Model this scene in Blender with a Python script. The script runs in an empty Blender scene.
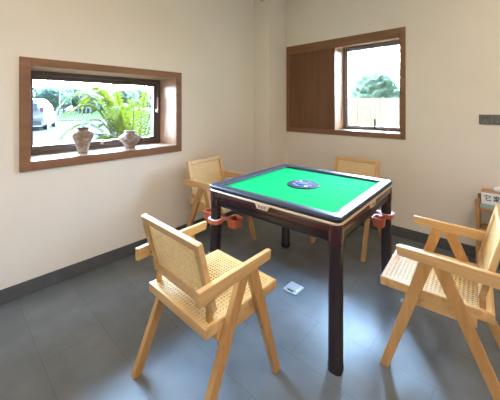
import bpy, bmesh, math, random
from mathutils import Vector, Matrix, noise
from math import pi, sin, cos, radians

scene = bpy.context.scene
COL = scene.collection

# ------------------------------------------------------------------ helpers
def tag(o, label=None, cat=None, group=None, kind=None):
    if label: o['label'] = label
    if cat: o['category'] = cat
    if group: o['group'] = group
    if kind: o['kind'] = kind
    return o

def empty(name, loc, rz=0.0, **k):
    o = bpy.data.objects.new(name, None)
    o.empty_display_size = 0.1
    COL.objects.link(o)
    o.location = loc
    o.rotation_euler = (0, 0, rz)
    return tag(o, **k)

def obj(name, bm, mat, parent=None, smooth=False, auto=None):
    me = bpy.data.meshes.new(name)
    bm.normal_update()
    bm.to_mesh(me); bm.free()
    for m in (mat if isinstance(mat, (list, tuple)) else [mat]):
        me.materials.append(m)
    if smooth:
        for p in me.polygons: p.use_smooth = True
    if auto is not None:
        for p in me.polygons: p.use_smooth = True
        me.set_sharp_from_angle(angle=radians(auto))
    o = bpy.data.objects.new(name, me)
    COL.objects.link(o)
    if parent: o.parent = parent
    return o

def add(bm, src, mat_index=None):
    """append bmesh src into bm"""
    vm = {v: bm.verts.new(v.co) for v in src.verts}
    for f in src.faces:
        try:
            nf = bm.faces.new([vm[v] for v in f.verts])
            nf.material_index = f.material_index if mat_index is None else mat_index
            nf.smooth = f.smooth
        except ValueError:
            pass
    src.free()
    return bm

def box(bm, c, s, rot=None, bevel=0.0, seg=2, mi=0):
    b = bmesh.new()
    bmesh.ops.create_cube(b, size=1.0)
    bmesh.ops.scale(b, vec=s, verts=b.verts)
    if bevel > 0:
        bmesh.ops.bevel(b, geom=list(b.edges), offset=bevel, segments=seg, profile=0.5, affect='EDGES')
    if rot is not None:
        bmesh.ops.transform(b, matrix=rot.to_4x4(), verts=b.verts)
    bmesh.ops.translate(b, vec=c, verts=b.verts)
    for f in b.faces: f.material_index = mi
    return add(bm, b)

def box2(bm, x0, x1, y0, y1, z0, z1, bevel=0.0, mi=0):
    return box(bm, ((x0+x1)/2, (y0+y1)/2, (z0+z1)/2), (x1-x0, y1-y0, z1-z0), bevel=bevel, mi=mi)

def prism(bm, poly, axis, t0, t1, bevel=0.0, mi=0):
    """extrude a 2D polygon along an axis ('x': poly is (y,z); 'y': (x,z); 'z': (x,y))"""
    def P(p, t):
        if axis == 'x': return (t, p[0], p[1])
        if axis == 'y': return (p[0], t, p[1])
        return (p[0], p[1], t)
    b = bmesh.new()
    A = [b.verts.new(P(p, t0)) for p in poly]
    B = [b.verts.new(P(p, t1)) for p in poly]
    n = len(poly)
    b.faces.new(A); b.faces.new(list(reversed(B)))
    for i in range(n):
        b.faces.new((A[i], B[i], B[(i+1) % n], A[(i+1) % n]))
    bmesh.ops.recalc_face_normals(b, faces=b.faces)
    if bevel > 0:
        bmesh.ops.bevel(b, geom=list(b.edges), offset=bevel, segments=2, profile=0.5, affect='EDGES')
    for f in b.faces: f.material_index = mi
    return add(bm, b)

def rrect(hx, hy, r, n=5):
    pts = []
    for cx, cy, a0 in ((1, 1, 0), (-1, 1, pi/2), (-1, -1, pi), (1, -1, 1.5*pi)):
        for i in range(n+1):
            a = a0 + pi/2*i/n
            pts.append((cx*(hx-r) + r*cos(a), cy*(hy-r) + r*sin(a)))
    return pts

def loft(bm, rings, cap0=False, cap1=False, close=False, mi=0):
    """rings: lists of 3D points of one length"""
    b = bmesh.new()
    R = [[b.verts.new(p) for p in r] for r in rings]
    n = len(R[0])
    seq = list(range(len(R)-1))
    for i in seq:
        for j in range(n):
            b.faces.new((R[i][j], R[i][(j+1) % n], R[i+1][(j+1) % n], R[i+1][j]))
    if close:
        for j in range(n):
            b.faces.new((R[-1][j], R[-1][(j+1) % n], R[0][(j+1) % n], R[0][j]))
    if cap0: b.faces.new(list(reversed(R[0])))
    if cap1: b.faces.new(R[-1])
    bmesh.ops.recalc_face_normals(b, faces=b.faces)
    for f in b.faces: f.material_index = mi
    return add(bm, b)

def rloft(bm, prof, n=5, c=(0, 0), **k):
    """prof: (half, radius, z)"""
    rings = [[(c[0]+x, c[1]+y, z) for x, y in rrect(h, h, r, n)] for h, r, z in prof]
    return loft(bm, rings, **k)

def lathe(bm, prof, n=24, c=(0, 0, 0), cap0=True, cap1=False, mi=0):
    rings = [[(c[0]+r*cos(2*pi*i/n), c[1]+r*sin(2*pi*i/n), c[2]+z) for i in range(n)] for r, z in prof]
    return loft(bm, rings, cap0=cap0, cap1=cap1, mi=mi)

def tube(bm, pts, radii, n=8, mi=0):
    pts = [Vector(p) for p in pts]
    if not hasattr(radii, '__len__'): radii = [radii]*len(pts)
    rings = []
    for i, p in enumerate(pts):
        d = (pts[min(i+1, len(pts)-1)] - pts[max(i-1, 0)]).normalized()
        u = d.cross(Vector((0, 0, 1)))
        if u.length < 1e-3: u = d.cross(Vector((1, 0, 0)))
        u.normalize(); v = d.cross(u)
        rings.append([p + radii[i]*(cos(2*pi*k/n)*u + sin(2*pi*k/n)*v) for k in range(n)])
    return loft(bm, rings, cap0=True, cap1=True, mi=mi)

def copy_tree(o, parent=None):
    c = o.copy(); COL.objects.link(c)
    if parent: c.parent = parent
    for ch in list(o.children): copy_tree(ch, c)
    return c

# ------------------------------------------------------------------ materials
def mat_base(name):
    m = bpy.data.materials.new(name); m.use_nodes = True
    nt = m.node_tree
    return m, nt, nt.nodes['Principled BSDF']

def plain(name, col, rough=0.5, metal=0.0, spec=0.5, noise_amt=0.0, noise_scale=20.0, bump=0.0, coat=0.0):
    m, nt, p = mat_base(name)
    p.inputs['Base Color'].default_value = (*col, 1)
    p.inputs['Roughness'].default_value = rough
    p.inputs['Metallic'].default_value = metal
    p.inputs['Specular IOR Level'].default_value = spec
    p.inputs['Coat Weight'].default_value = coat
    p.inputs['Coat Roughness'].default_value = 0.08
    if noise_amt > 0 or bump > 0:
        tc = nt.nodes.new('ShaderNodeTexCoord')
        nz = nt.nodes.new('ShaderNodeTexNoise')
        nz.inputs['Scale'].default_value = noise_scale
        nz.inputs['Detail'].default_value = 5
        nt.links.new(tc.outputs['Object'], nz.inputs['Vector'])
        if noise_amt > 0:
            r = nt.nodes.new('ShaderNodeValToRGB')
            r.color_ramp.elements[0].position = 0.3
            r.color_ramp.elements[1].position = 0.7
            r.color_ramp.elements[0].color = (*[c*(1-noise_amt) for c in col], 1)
            r.color_ramp.elements[1].color = (*[min(1, c*(1+noise_amt)) for c in col], 1)
            nt.links.new(nz.outputs['Fac'], r.inputs['Fac'])
            nt.links.new(r.outputs['Color'], p.inputs['Base Color'])
        if bump > 0:
            b = nt.nodes.new('ShaderNodeBump')
            b.inputs['Strength'].default_value = bump
            b.inputs['Distance'].default_value = 0.002
            nt.links.new(nz.outputs['Fac'], b.inputs['Height'])
            nt.links.new(b.outputs['Normal'], p.inputs['Normal'])
    return m

def wood(name, c0, c1, axis='y', rough=0.45, scale=14.0, coat=0.0, stretch=0.07):
    m, nt, p = mat_base(name)
    tc = nt.nodes.new('ShaderNodeTexCoord')
    mp = nt.nodes.new('ShaderNodeMapping')
    s = {'x': (stretch, 1, 1), 'y': (1, stretch, 1), 'z': (1, 1, stretch)}[axis]
    mp.inputs['Scale'].default_value = s
    nz = nt.nodes.new('ShaderNodeTexNoise')
    nz.inputs['Scale'].default_value = scale
    nz.inputs['Detail'].default_value = 6
    nz.inputs['Roughness'].default_value = 0.6
    nz.inputs['Distortion'].default_value = 0.8
    r = nt.nodes.new('ShaderNodeValToRGB')
    r.color_ramp.elements[0].position = 0.32
    r.color_ramp.elements[1].position = 0.68
    r.color_ramp.elements[0].color = (*c0, 1)
    r.color_ramp.elements[1].color = (*c1, 1)
    nt.links.new(tc.outputs['Object'], mp.inputs['Vector'])
    nt.links.new(mp.outputs['Vector'], nz.inputs['Vector'])
    nt.links.new(nz.outputs['Fac'], r.inputs['Fac'])
    nt.links.new(r.outputs['Color'], p.inputs['Base Color'])
    p.inputs['Roughness'].default_value = rough
    p.inputs['Coat Weight'].default_value = coat
    p.inputs['Coat Roughness'].default_value = 0.1
    return m

def emit(name, col, strength):
    m, nt, p = mat_base(name)
    p.inputs['Base Color'].default_value = (*col, 1)
    p.inputs['Emission Color'].default_value = (*col, 1)
    p.inputs['Emission Strength'].default_value = strength
    return m

def thin_glass(name, tint=(0.95, 0.98, 0.97), refl=1.0):
    m = bpy.data.materials.new(name); m.use_nodes = True
    nt = m.node_tree
    nt.nodes.remove(nt.nodes['Principled BSDF'])
    out = nt.nodes['Material Output']
    t = nt.nodes.new('ShaderNodeBsdfTransparent'); t.inputs['Color'].default_value = (*tint, 1)
    g = nt.nodes.new('ShaderNodeBsdfGlossy'); g.inputs['Roughness'].default_value = 0.02
    f = nt.nodes.new('ShaderNodeFresnel'); f.inputs['IOR'].default_value = 1.45
    mx = nt.nodes.new('ShaderNodeMixShader')
    nt.links.new(f.outputs['Fac'], mx.inputs['Fac'])
    nt.links.new(t.outputs['BSDF'], mx.inputs[1])
    nt.links.new(g.outputs['BSDF'], mx.inputs[2])
    nt.links.new(mx.outputs['Shader'], out.inputs['Surface'])
    return m

def floor_mat():
    m, nt, p = mat_base('slate_tile')
    geo = nt.nodes.new('ShaderNodeNewGeometry')
    mp = nt.nodes.new('ShaderNodeMapping')
    mp.inputs['Location'].default_value = (2.14, 0.264-0.312*0, 0)
    nt.links.new(geo.outputs['Position'], mp.inputs['Vector'])
    br = nt.nodes.new('ShaderNodeTexBrick')
    br.offset = 0.5
    br.inputs['Scale'].default_value = 1.0
    br.inputs['Brick Width'].default_value = 0.62
    br.inputs['Row Height'].default_value = 0.312
    br.inputs['Mortar Size'].default_value = 0.0022
    br.inputs['Mortar Smooth'].default_value = 0.2
    br.inputs['Color1'].default_value = (0.118, 0.132, 0.143, 1)
    br.inputs['Color2'].default_value = (0.131, 0.145, 0.156, 1)
    br.inputs['Mortar'].default_value = (0.088, 0.094, 0.10, 1)
    nt.links.new(mp.outputs['Vector'], br.inputs['Vector'])
    nz = nt.nodes.new('ShaderNodeTexNoise'); nz.inputs['Scale'].default_value = 6; nz.inputs['Detail'].default_value = 6
    nt.links.new(geo.outputs['Position'], nz.inputs['Vector'])
    mx = nt.nodes.new('ShaderNodeMixRGB'); mx.blend_type = 'MULTIPLY'; mx.inputs['Fac'].default_value = 0.45
    rp = nt.nodes.new('ShaderNodeValToRGB')
    rp.color_ramp.elements[0].position = 0.3; rp.color_ramp.elements[0].color = (0.6, 0.6, 0.6, 1)
    rp.color_ramp.elements[1].position = 0.7; rp.color_ramp.elements[1].color = (1.25, 1.25, 1.25, 1)
    nt.links.new(nz.outputs['Fac'], rp.inputs['Fac'])
    nt.links.new(br.outputs['Color'], mx.inputs['Color1'])
    nt.links.new(rp.outputs['Color'], mx.inputs['Color2'])
    nt.links.new(mx.outputs['Color'], p.inputs['Base Color'])
    p.inputs['Roughness'].default_value = 0.41
    p.inputs['Specular IOR Level'].default_value = 0.8
    b = nt.nodes.new('ShaderNodeBump'); b.inputs['Strength'].default_value = 0.12; b.inputs['Distance'].default_value = 0.003
    nz2 = nt.nodes.new('ShaderNodeTexNoise'); nz2.inputs['Scale'].default_value = 45; nz2.inputs['Detail'].default_value = 4
    nt.links.new(geo.outputs['Position'], nz2.inputs['Vector'])
    nt.links.new(nz2.outputs['Fac'], b.inputs['Height'])
    nt.links.new(b.outputs['Normal'], p.inputs['Normal'])
    return m

M = {}
M['wall'] = plain('wall_paint', (0.76, 0.695, 0.625), rough=0.85, spec=0.2, noise_amt=0.015, noise_scale=3, bump=0.05)
M['ceiling'] = plain('ceiling_paint', (0.75, 0.71, 0.64), rough=0.9, spec=0.2)
M['floor'] = floor_mat()
M['baseboard'] = plain('baseboard_stone', (0.085, 0.085, 0.092), rough=0.4, noise_amt=0.15, noise_scale=8)
M['brown'] = wood('brown_veneer', (0.185, 0.082, 0.036), (0.26, 0.122, 0.058), axis='y', rough=0.5, scale=16)
M['brownx'] = wood('brown_veneer_x', (0.185, 0.082, 0.036), (0.26, 0.122, 0.058), axis='x', rough=0.5, scale=16)
M['brownz'] = wood('brown_veneer_z', (0.125, 0.052, 0.023), (0.18, 0.080, 0.038), axis='z', rough=0.30, scale=18, stretch=0.05)
M['jamb'] = wood('jamb_veneer', (0.33, 0.175, 0.09), (0.45, 0.25, 0.135), axis='z', rough=0.35, scale=10)
M['sill'] = wood('sill_veneer', (0.36, 0.25, 0.17), (0.46, 0.33, 0.24), axis='y', rough=0.25, scale=10)
M['sash'] = plain('dark_bronze_sash', (0.095, 0.066, 0.056), rough=0.4)
M['sashx'] = plain('brown_sash', (0.20, 0.13, 0.10), rough=0.4)
M['sashgrey'] = plain('grey_sash', (0.25, 0.22, 0.22), rough=0.4)
M['glass'] = thin_glass('window_glass')
M['handle'] = plain('pale_handle', (0.55, 0.42, 0.36), rough=0.35)
M['oak'] = wood('oak', (0.54, 0.315, 0.125), (0.72, 0.46, 0.215), axis='y', rough=0.42, scale=20)
M['oakx'] = wood('oak_x', (0.54, 0.315, 0.125), (0.72, 0.46, 0.215), axis='x', rough=0.42, scale=20)
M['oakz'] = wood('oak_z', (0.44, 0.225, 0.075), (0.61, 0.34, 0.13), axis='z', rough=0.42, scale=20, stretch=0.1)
M['cane'] = plain('cane', (0.86, 0.63, 0.30), rough=0.5, noise_amt=0.10, noise_scale=60)
M['screw'] = plain('dark_screw', (0.05, 0.035, 0.025), rough=0.4)
M['rim'] = plain('black_gloss_rim', (0.034, 0.038, 0.054), rough=0.42, spec=0.28, coat=0.04)
M['felt'] = plain('green_felt', (0.0, 0.32, 0.085), rough=0.95, spec=0.05, noise_amt=0.04, noise_scale=200)
M['gold'] = plain('champagne_trim', (0.66, 0.53, 0.39), rough=0.35, metal=0.4)
M['maroon'] = plain('maroon_gloss', (0.038, 0.006, 0.010), rough=0.24, spec=0.5, coat=0.35)
M['skirt'] = plain('dark_skirt', (0.014, 0.006, 0.007), rough=0.3)
M['black'] = plain('black_body', (0.008, 0.007, 0.008), rough=0.5)
M['legdark'] = plain('dark_leg', (0.016, 0.006, 0.010), rough=0.30, coat=0.15)
M['dial'] = plain('dial_black', (0.006, 0.008, 0.012), rough=0.7, spec=0.2)
M['dialblue'] = plain('dial_blue', (0.012, 0.035, 0.13), rough=0.7, spec=0.2)
M['dialred'] = plain('dial_red', (0.45, 0.10, 0.13), rough=0.4)
M['dialwhite'] = plain('dial_white', (0.65, 0.68, 0.85), rough=0.4)
M['dialgrey'] = plain('dial_grey', (0.10, 0.10, 0.15), rough=0.8, spec=0.2)
M['dialcyan'] = plain('dial_cyan', (0.03, 0.25, 0.45), rough=0.4)
M['redplastic'] = plain('red_plastic', (0.52, 0.125, 0.06), rough=0.35)
M['reddark'] = plain('red_plastic_inside', (0.36, 0.05, 0.03), rough=0.5)
M['ringwhite'] = plain('ring_white', (0.75, 0.74, 0.78), rough=0.35)
M['steel'] = plain('brushed_steel', (0.72, 0.74, 0.76), rough=0.35, metal=0.7)
M['greyplate'] = plain('grey_plate', (0.125, 0.12, 0.11), rough=0.35)
M['darkhole'] = plain('dark_hole', (0.01, 0.01, 0.01), rough=0.6)
M['lightdot'] = plain('grey_dot', (0.28, 0.28, 0.27), rough=0.4)
M['orangewood'] = wood('orange_wood', (0.34, 0.16, 0.055), (0.48, 0.25, 0.095), axis='z', rough=0.4, scale=16)
M['orangewoodx'] = wood('orange_wood_x', (0.34, 0.16, 0.055), (0.48, 0.25, 0.095), axis='x', rough=0.4, scale=16)
M['shelfglass'] = plain('greenish_glass_slab', (0.30, 0.40, 0.38), rough=0.12, spec=0.6)
M['paper'] = plain('tissue_paper', (0.80, 0.79, 0.80), rough=0.9)
M['boxwhite'] = plain('white_card', (0.74, 0.74, 0.73), rough=0.6)
M['ink'] = plain('black_ink', (0.02, 0.02, 0.022), rough=0.6)
M['tagyellow'] = plain('yellow_green', (0.50, 0.46, 0.04), rough=0.5)
M['lampframe'] = plain('lamp_frame', (0.8, 0.8, 0.8), rough=0.5)
M['lamp'] = emit('warm_diffuser', (1.0, 0.83, 0.63), 6.2)

def vase_mat():
    m, nt, p = mat_base('weathered_ceramic')
    tc = nt.nodes.new('ShaderNodeTexCoord')
    nz = nt.nodes.new('ShaderNodeTexNoise'); nz.inputs['Scale'].default_value = 22; nz.inputs['Detail'].default_value = 8
    nz.inputs['Roughness'].default_value = 0.7
    r = nt.nodes.new('ShaderNodeValToRGB')
    e = r.color_ramp.elements
    e[0].position = 0.34; e[0].color = (0.12, 0.075, 0.05, 1)
    e[1].position = 0.66; e[1].color = (0.44, 0.40, 0.36, 1)
    k = e.new(0.48); k.color = (0.25, 0.175, 0.13, 1)
    nt.links.new(tc.outputs['Object'], nz.inputs['Vector'])
    nt.links.new(nz.outputs['Fac'], r.inputs['Fac'])
    nt.links.new(r.outputs['Color'], p.inputs['Base Color'])
    p.inputs['Roughness'].default_value = 0.55
    return m
M['vase'] = vase_mat()
# outdoors (bright overcast sky, so dark albedos)
M['lawn'] = plain('lawn', (0.022, 0.025, 0.009), rough=0.9, spec=0.0, noise_amt=0.3, noise_scale=1.5)
M['meadow'] = plain('meadow', (0.020, 0.030, 0.010), rough=0.9, spec=0.0, noise_amt=0.35, noise_scale=0.35)
M['concrete'] = plain('pale_concrete', (0.034, 0.034, 0.034), rough=0.9, spec=0.0, noise_amt=0.04, noise_scale=1)
M['tree'] = plain('tree_leaf', (0.085, 0.115, 0.072), rough=0.9, spec=0.0, noise_amt=0.4, noise_scale=3.0)
M['tree2'] = plain('tree_leaf_deep', (0.065, 0.105, 0.080), rough=0.9, spec=0.0, noise_amt=0.4, noise_scale=3.0)
M['trunk'] = plain('bark', (0.0275, 0.0193, 0.0138), rough=0.9)
def leaf_mat(name, col, tcol):
    m, nt, p = mat_base(name)
    p.inputs['Base Color'].default_value = (*col, 1); p.inputs['Roughness'].default_value = 0.6; p.inputs['Specular IOR Level'].default_value = 0.08
    tr = nt.nodes.new('ShaderNodeBsdfTranslucent'); tr.inputs['Color'].default_value = (*tcol, 1)
    mx = nt.nodes.new('ShaderNodeMixShader'); mx.inputs['Fac'].default_value = 0.5
    nt.links.new(p.outputs['BSDF'], mx.inputs[1]); nt.links.new(tr.outputs['BSDF'], mx.inputs[2])
    nt.links.new(mx.outputs['Shader'], nt.nodes['Material Output'].inputs['Surface'])
    return m
M['palm'] = leaf_mat('palm_leaf', (0.05, 0.062, 0.004), (0.042, 0.048, 0.002))
M['palmstem'] = plain('palm_stem', (0.030, 0.040, 0.006), rough=0.8, spec=0.0)
M['fence'] = wood('pale_fence_wood', (0.105, 0.066, 0.030), (0.135, 0.089, 0.045), axis='z', rough=0.8, scale=6)
M['fencedark'] = wood('tan_fence_wood', (0.0550, 0.0330, 0.0165), (0.0715, 0.0440, 0.0231), axis='z', rough=0.8, scale=6)
M['carwhite'] = plain('car_paint', (0.0880, 0.0880, 0.0908), rough=0.35, coat=0.3)
M['carglass'] = plain('car_glass', (0.0165, 0.0248, 0.0275), rough=0.2)
M['carblack'] = plain('car_black', (0.0066, 0.0072, 0.0083), rough=0.6)
M['cargrey'] = plain('car_grey', (0.0275, 0.0303, 0.0330), rough=0.5)
M['carred'] = plain('tail_light', (0.0770, 0.0099, 0.0099), rough=0.4)
M['polewhite'] = plain('pole_white', (0.0880, 0.0880, 0.0880), rough=0.6)
M['farfield'] = plain('far_ground', (0.0330, 0.0495, 0.0193), rough=0.95, spec=0.0, noise_amt=0.2, noise_scale=0.1)

# ------------------------------------------------------------------ room
XL, YB, XR, YF, ZC = -2.57, 3.243, 1.90, -1.40, 3.00
XLO, YBO = -2.99, 3.66                              # outer faces
# window openings
LY0, LY1, LZ0, LZ1 = 0.435, 1.645, 0.955, 1.650
BX0, BX1, BZ0, BZ1 = -1.594, -0.872, 1.072, 2.072
BZT = 2.105

bm = bmesh.new(); box2(bm, XLO, XR+0.2, YF-0.2, YBO, -0.12, 0.0)
tag(obj('floor', bm, M['floor']), kind='structure')
bm = bmesh.new(); box2(bm, XLO, XR+0.2, YF-0.2, YBO, ZC, ZC+0.15)
tag(obj('ceiling', bm, M['ceiling']), kind='structure')
bm = bmesh.new()
box2(bm, XLO, XL, YF-0.2, LY0, 0, ZC); box2(bm, XLO, XL, LY1, YBO, 0, ZC)
box2(bm, XLO, XL, LY0, LY1, 0, LZ0); box2(bm, XLO, XL, LY0, LY1, LZ1, ZC)
tag(obj('wall_left', bm, M['wall']), kind='structure')
bm = bmesh.new()
box2(bm, XL, BX0, YB, YBO, 0, ZC); box2(bm, BX1, XR+0.2, YB, YBO, 0, ZC)
box2(bm, BX0, BX1, YB, YBO, 0, BZ0); box2(bm, BX0, BX1, YB, YBO, BZT, ZC)
tag(obj('wall_back', bm, M['wall']), kind='structure')
bm = bmesh.new(); box2(bm, XR, XR+0.2, YF-0.2, YB, 0, ZC)
tag(obj('wall_right', bm, M['wall']), kind='structure')
bm = bmesh.new(); box2(bm, XL, XR, YF-0.2, YF, 0, ZC)
tag(obj('wall_front', bm, M['wall']), kind='structure')
bm = bmesh.new(); box2(bm, XL, -2.312, 2.848, YB, 0, ZC)
tag(obj('wall_corner', bm, M['wall']), kind='structure')
# baseboards
BH = 0.102
bm = bmesh.new(); box2(bm, XL, XL+0.012, YF, 2.848, 0, BH, bevel=0.002)
tag(obj('baseboard_left', bm, M['baseboard']), kind='structure')
bm = bmesh.new(); box2(bm, -2.312, XR, YB-0.012, YB, 0, BH, bevel=0.002)
tag(obj('baseboard_back', bm, M['baseboard']), kind='structure')
bm = bmesh.new(); box2(bm, XL, -2.312, 2.836, 2.848, 0, BH); box2(bm, -2.312, -2.300, 2.836, YB, 0, BH)
tag(obj('baseboard_corner', bm, M['baseboard']), kind='structure')

# ---- window_1 : left wall, awning window in a deep brown box frame
w1 = empty('window_1', (XL, (LY0+LY1)/2, LZ0), kind='structure')
def wobj(root, name, bm, mat, **k):
    bmesh.ops.translate(bm, vec=-Vector(root.location), verts=bm.verts)
    return obj(name, bm, mat, root, **k)
bm = bmesh.new()                                    # face frame
FX = XL+0.016
box2(bm, XL-0.02, FX, 0.372, LY0, 0.888, 1.708, bevel=0.003); box2(bm, XL-0.02, FX, LY1, 1.708, 0.888, 1.708, bevel=0.003)
box2(bm, XL-0.02, FX, LY0, LY1, 0.888, LZ0, bevel=0.003); box2(bm, XL-0.02, FX, LY0, LY1, LZ1, 1.708, bevel=0.003)
wobj(w1, 'window_frame', bm, M['brown'])
bm = bmesh.new()                                    # reveal lining
box2(bm, XLO, XL-0.001, LY0-0.012, LY0+0.002, LZ0, LZ1); box2(bm, XLO, XL-0.001, LY1-0.002, LY1+0.012, LZ0, LZ1)
box2(bm, XLO, XL-0.001, LY0, LY1, LZ1-0.002, LZ1+0.012)
wobj(w1, 'jamb_lining', bm, M['jamb'])
bm = bmesh.new(); box2(bm, XLO, XL-0.001, LY0, LY1, LZ0-0.012, LZ0+0.003)
wobj(w1, 'window_sill', bm, M['sill'])
def rect_frame_x(bm, x0, x1, y0, y1, z0, z1, w, wb=None, bevel=0.003):
    wb = wb or w
    box2(bm, x0, x1, y0, y0+w, z0, z1, bevel); box2(bm, x0, x1, y1-w, y1, z0, z1, bevel)
    box2(bm, x0, x1, y0+w, y1-w, z0, z0+wb, bevel); box2(bm, x0, x1, y0+w, y1-w, z1-w, z1, bevel)
def rect_frame_y(bm, x0, x1, y0, y1, z0, z1, w, bevel=0.003):
    box2(bm, x0, x0+w, y0, y1, z0, z1, bevel); box2(bm, x1-w, x1, y0, y1, z0, z1, bevel)
    box2(bm, x0+w, x1-w, y0, y1, z0, z0+w, bevel); box2(bm, x0+w, x1-w, y0, y1, z1-w, z1, bevel)
bm = bmesh.new(); rect_frame_x(bm, -2.95, -2.872, LY0+0.002, LY1-0.002, LZ0+0.003, LZ1-0.002, 0.034)
wobj(w1, 'outer_sash', bm, M['sash'])
bm = bmesh.new(); rect_frame_x(bm, -2.955, -2.888, LY0+0.036, LY1-0.036, LZ0+0.037, LZ1-0.036, 0.036)
wobj(w1, 'opening_sash', bm, M['sash'])
bm = bmesh.new(); box2(bm, -2.926, -2.920, LY0+0.06, LY1-0.06, LZ0+0.06, LZ1-0.06)
wobj(w1, 'pane', bm, M['glass'])
bm = bmesh.new()
box(bm, (-2.862, LY1-0.052, 1.31), (0.05, 0.016, 0.035), bevel=0.004)
box(bm, (-2.842, LY1-0.052, 1.37), (0.012, 0.016, 0.17), bevel=0.005)
wobj(w1, 'window_handle', bm, M['handle'])
bm = bmesh.new()
box(bm, (-2.862, 1.03, LZ0+0.055), (0.035, 0.022, 0.03), bevel=0.004)
box(bm, (-2.842, 1.06, LZ0+0.07), (0.010, 0.09, 0.012), bevel=0.003)
wobj(w1, 'window_latch', bm, M['handle'])

# ---- window_2 : back wall, sash window beside a sliding wood shutter
w2 = empty('window_2', ((BX0+BX1)/2, YB, BZ0), kind='structure')
FY = YB-0.016
bm = bmesh.new()
OX0, OX1, OZ0, OZ1 = -2.303, -0.816, 1.014, 2.176
box2(bm, OX0, OX0+0.05, FY, YB+0.02, OZ0, OZ1, 0.003); box2(bm, BX1, OX1, FY, YB+0.02, OZ0, OZ1, 0.003)
box2(bm, OX0+0.05, BX1, FY, YB+0.02, OZ0, BZ0, 0.003)
box2(bm, OX0+0.05, BX1, FY, YB+0.02, BZ1, OZ1, 0.003); box2(bm, OX0+0.05, BX0, YB+0.0, YB+0.02, BZ1-0.02, BZ1)
wobj(w2, 'window_frame', bm, M['brownx'])
bm = bmesh.new(); box2(bm, OX0+0.05, BX0, FY+0.007, YB+0.02, BZ0-0.01, BZ1+0.01, 0.002)
wobj(w2, 'shutter_panel', bm, M['brownz'])
bm = bmesh.new()
box2(bm, BX0-0.012, BX0+0.002, YB+0.001, YBO, BZ0, BZT); box2(bm, BX1-0.002, BX1+0.012, YB+0.001, YBO, BZ0, BZT)
box2(bm, BX0, BX1, YB+0.001, YBO, BZT-0.002, BZT+0.012)
wobj(w2, 'jamb_lining', bm, M['jamb'])
bm = bmesh.new(); box2(bm, BX0, BX1, YB+0.001, YBO, BZ0-0.012, BZ0+0.003)
wobj(w2, 'window_sill', bm, M['sill'])
bm = bmesh.new(); rect_frame_y(bm, BX0+0.002, BX1-0.002, 3.468, 3.55, BZ0+0.003, BZT-0.002, 0.026)
wobj(w2, 'outer_sash', bm, M['sashx'])
bm = bmesh.new(); rect_frame_y(bm, BX0+0.028, BX1-0.028, 3.490, 3.552, BZ0+0.025, BZT-0.028, 0.022)
wobj(w2, 'opening_sash', bm, M['sashgrey'])
bm = bmesh.new(); box2(bm, BX0+0.045, BX1-0.045, 3.520, 3.526, BZ0+0.04, BZT-0.04)
wobj(w2, 'pane', bm, M['glass'])
bm = bmesh.new()
box(bm, (-1.175, 3.462, BZ0+0.022), (0.03, 0.03, 0.022), bevel=0.004)
box(bm, (-1.195, 3.452, BZ0+0.085), (0.024, 0.014, 0.12), bevel=0.004)
wobj(w2, 'window_handle', bm, M['sash'])

# ------------------------------------------------------------------ chair
def cane(hx, hy, pitch=0.0180, w=0.0034, t=0.0016):
    """woven cane sheet in the xy plane: pairs of straight strands and two diagonals"""
    bm = bmesh.new()
    def strip(p, q, wd, z):
        p, q = Vector((*p, 0)), Vector((*q, 0))
        d = (q-p); L = d.length; d.normalize()
        n = Vector((-d.y, d.x, 0))*wd/2
        vs = []
        for zz in (z-t/2, z+t/2):
            vs.append([bm.verts.new(v + Vector((0, 0, zz))) for v in (p-n, q-n, q+n, p+n)])
        b, u = vs
        bm.faces.new(u); bm.faces.new(list(reversed(b)))
        bm.faces.new((b[0], b[1], u[1], u[0])); bm.faces.new((b[2], b[3], u[3], u[2]))
    nx = int(2*hx/pitch); ny = int(2*hy/pitch)
    for i in range(nx+1):
        x = -hx + 2*hx*i/nx
        for o in (-0.0024, 0.0024):
            strip((x+o, -hy), (x+o, hy), w*0.68, 0.0004)
    for j in range(ny+1):
        y = -hy + 2*hy*j/ny
        for o in (-0.0024, 0.0024):
            strip((-hx, y+o), (hx, y+o), w*0.68, -0.0004)
    step = pitch
    for sgn in (1, -1):
        k = -(hx+hy)
        while k < hx+hy:
            # line  y = sgn*x + k  clipped
            pts = []
            for x in (-hx, hx):
                y = sgn*x+k
                if -hy <= y <= hy: pts.append((x, y))
            for y in (-hy, hy):
                x = (y-k)/sgn
                if -hx < x < hx: pts.append((x, y))
            if len(pts) >= 2 and (Vector(pts[0])-Vector(pts[1])).length > 0.01:
                strip(pts[0], pts[1], w*0.5, 0.0010*sgn)
            k += step
    return bm

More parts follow.
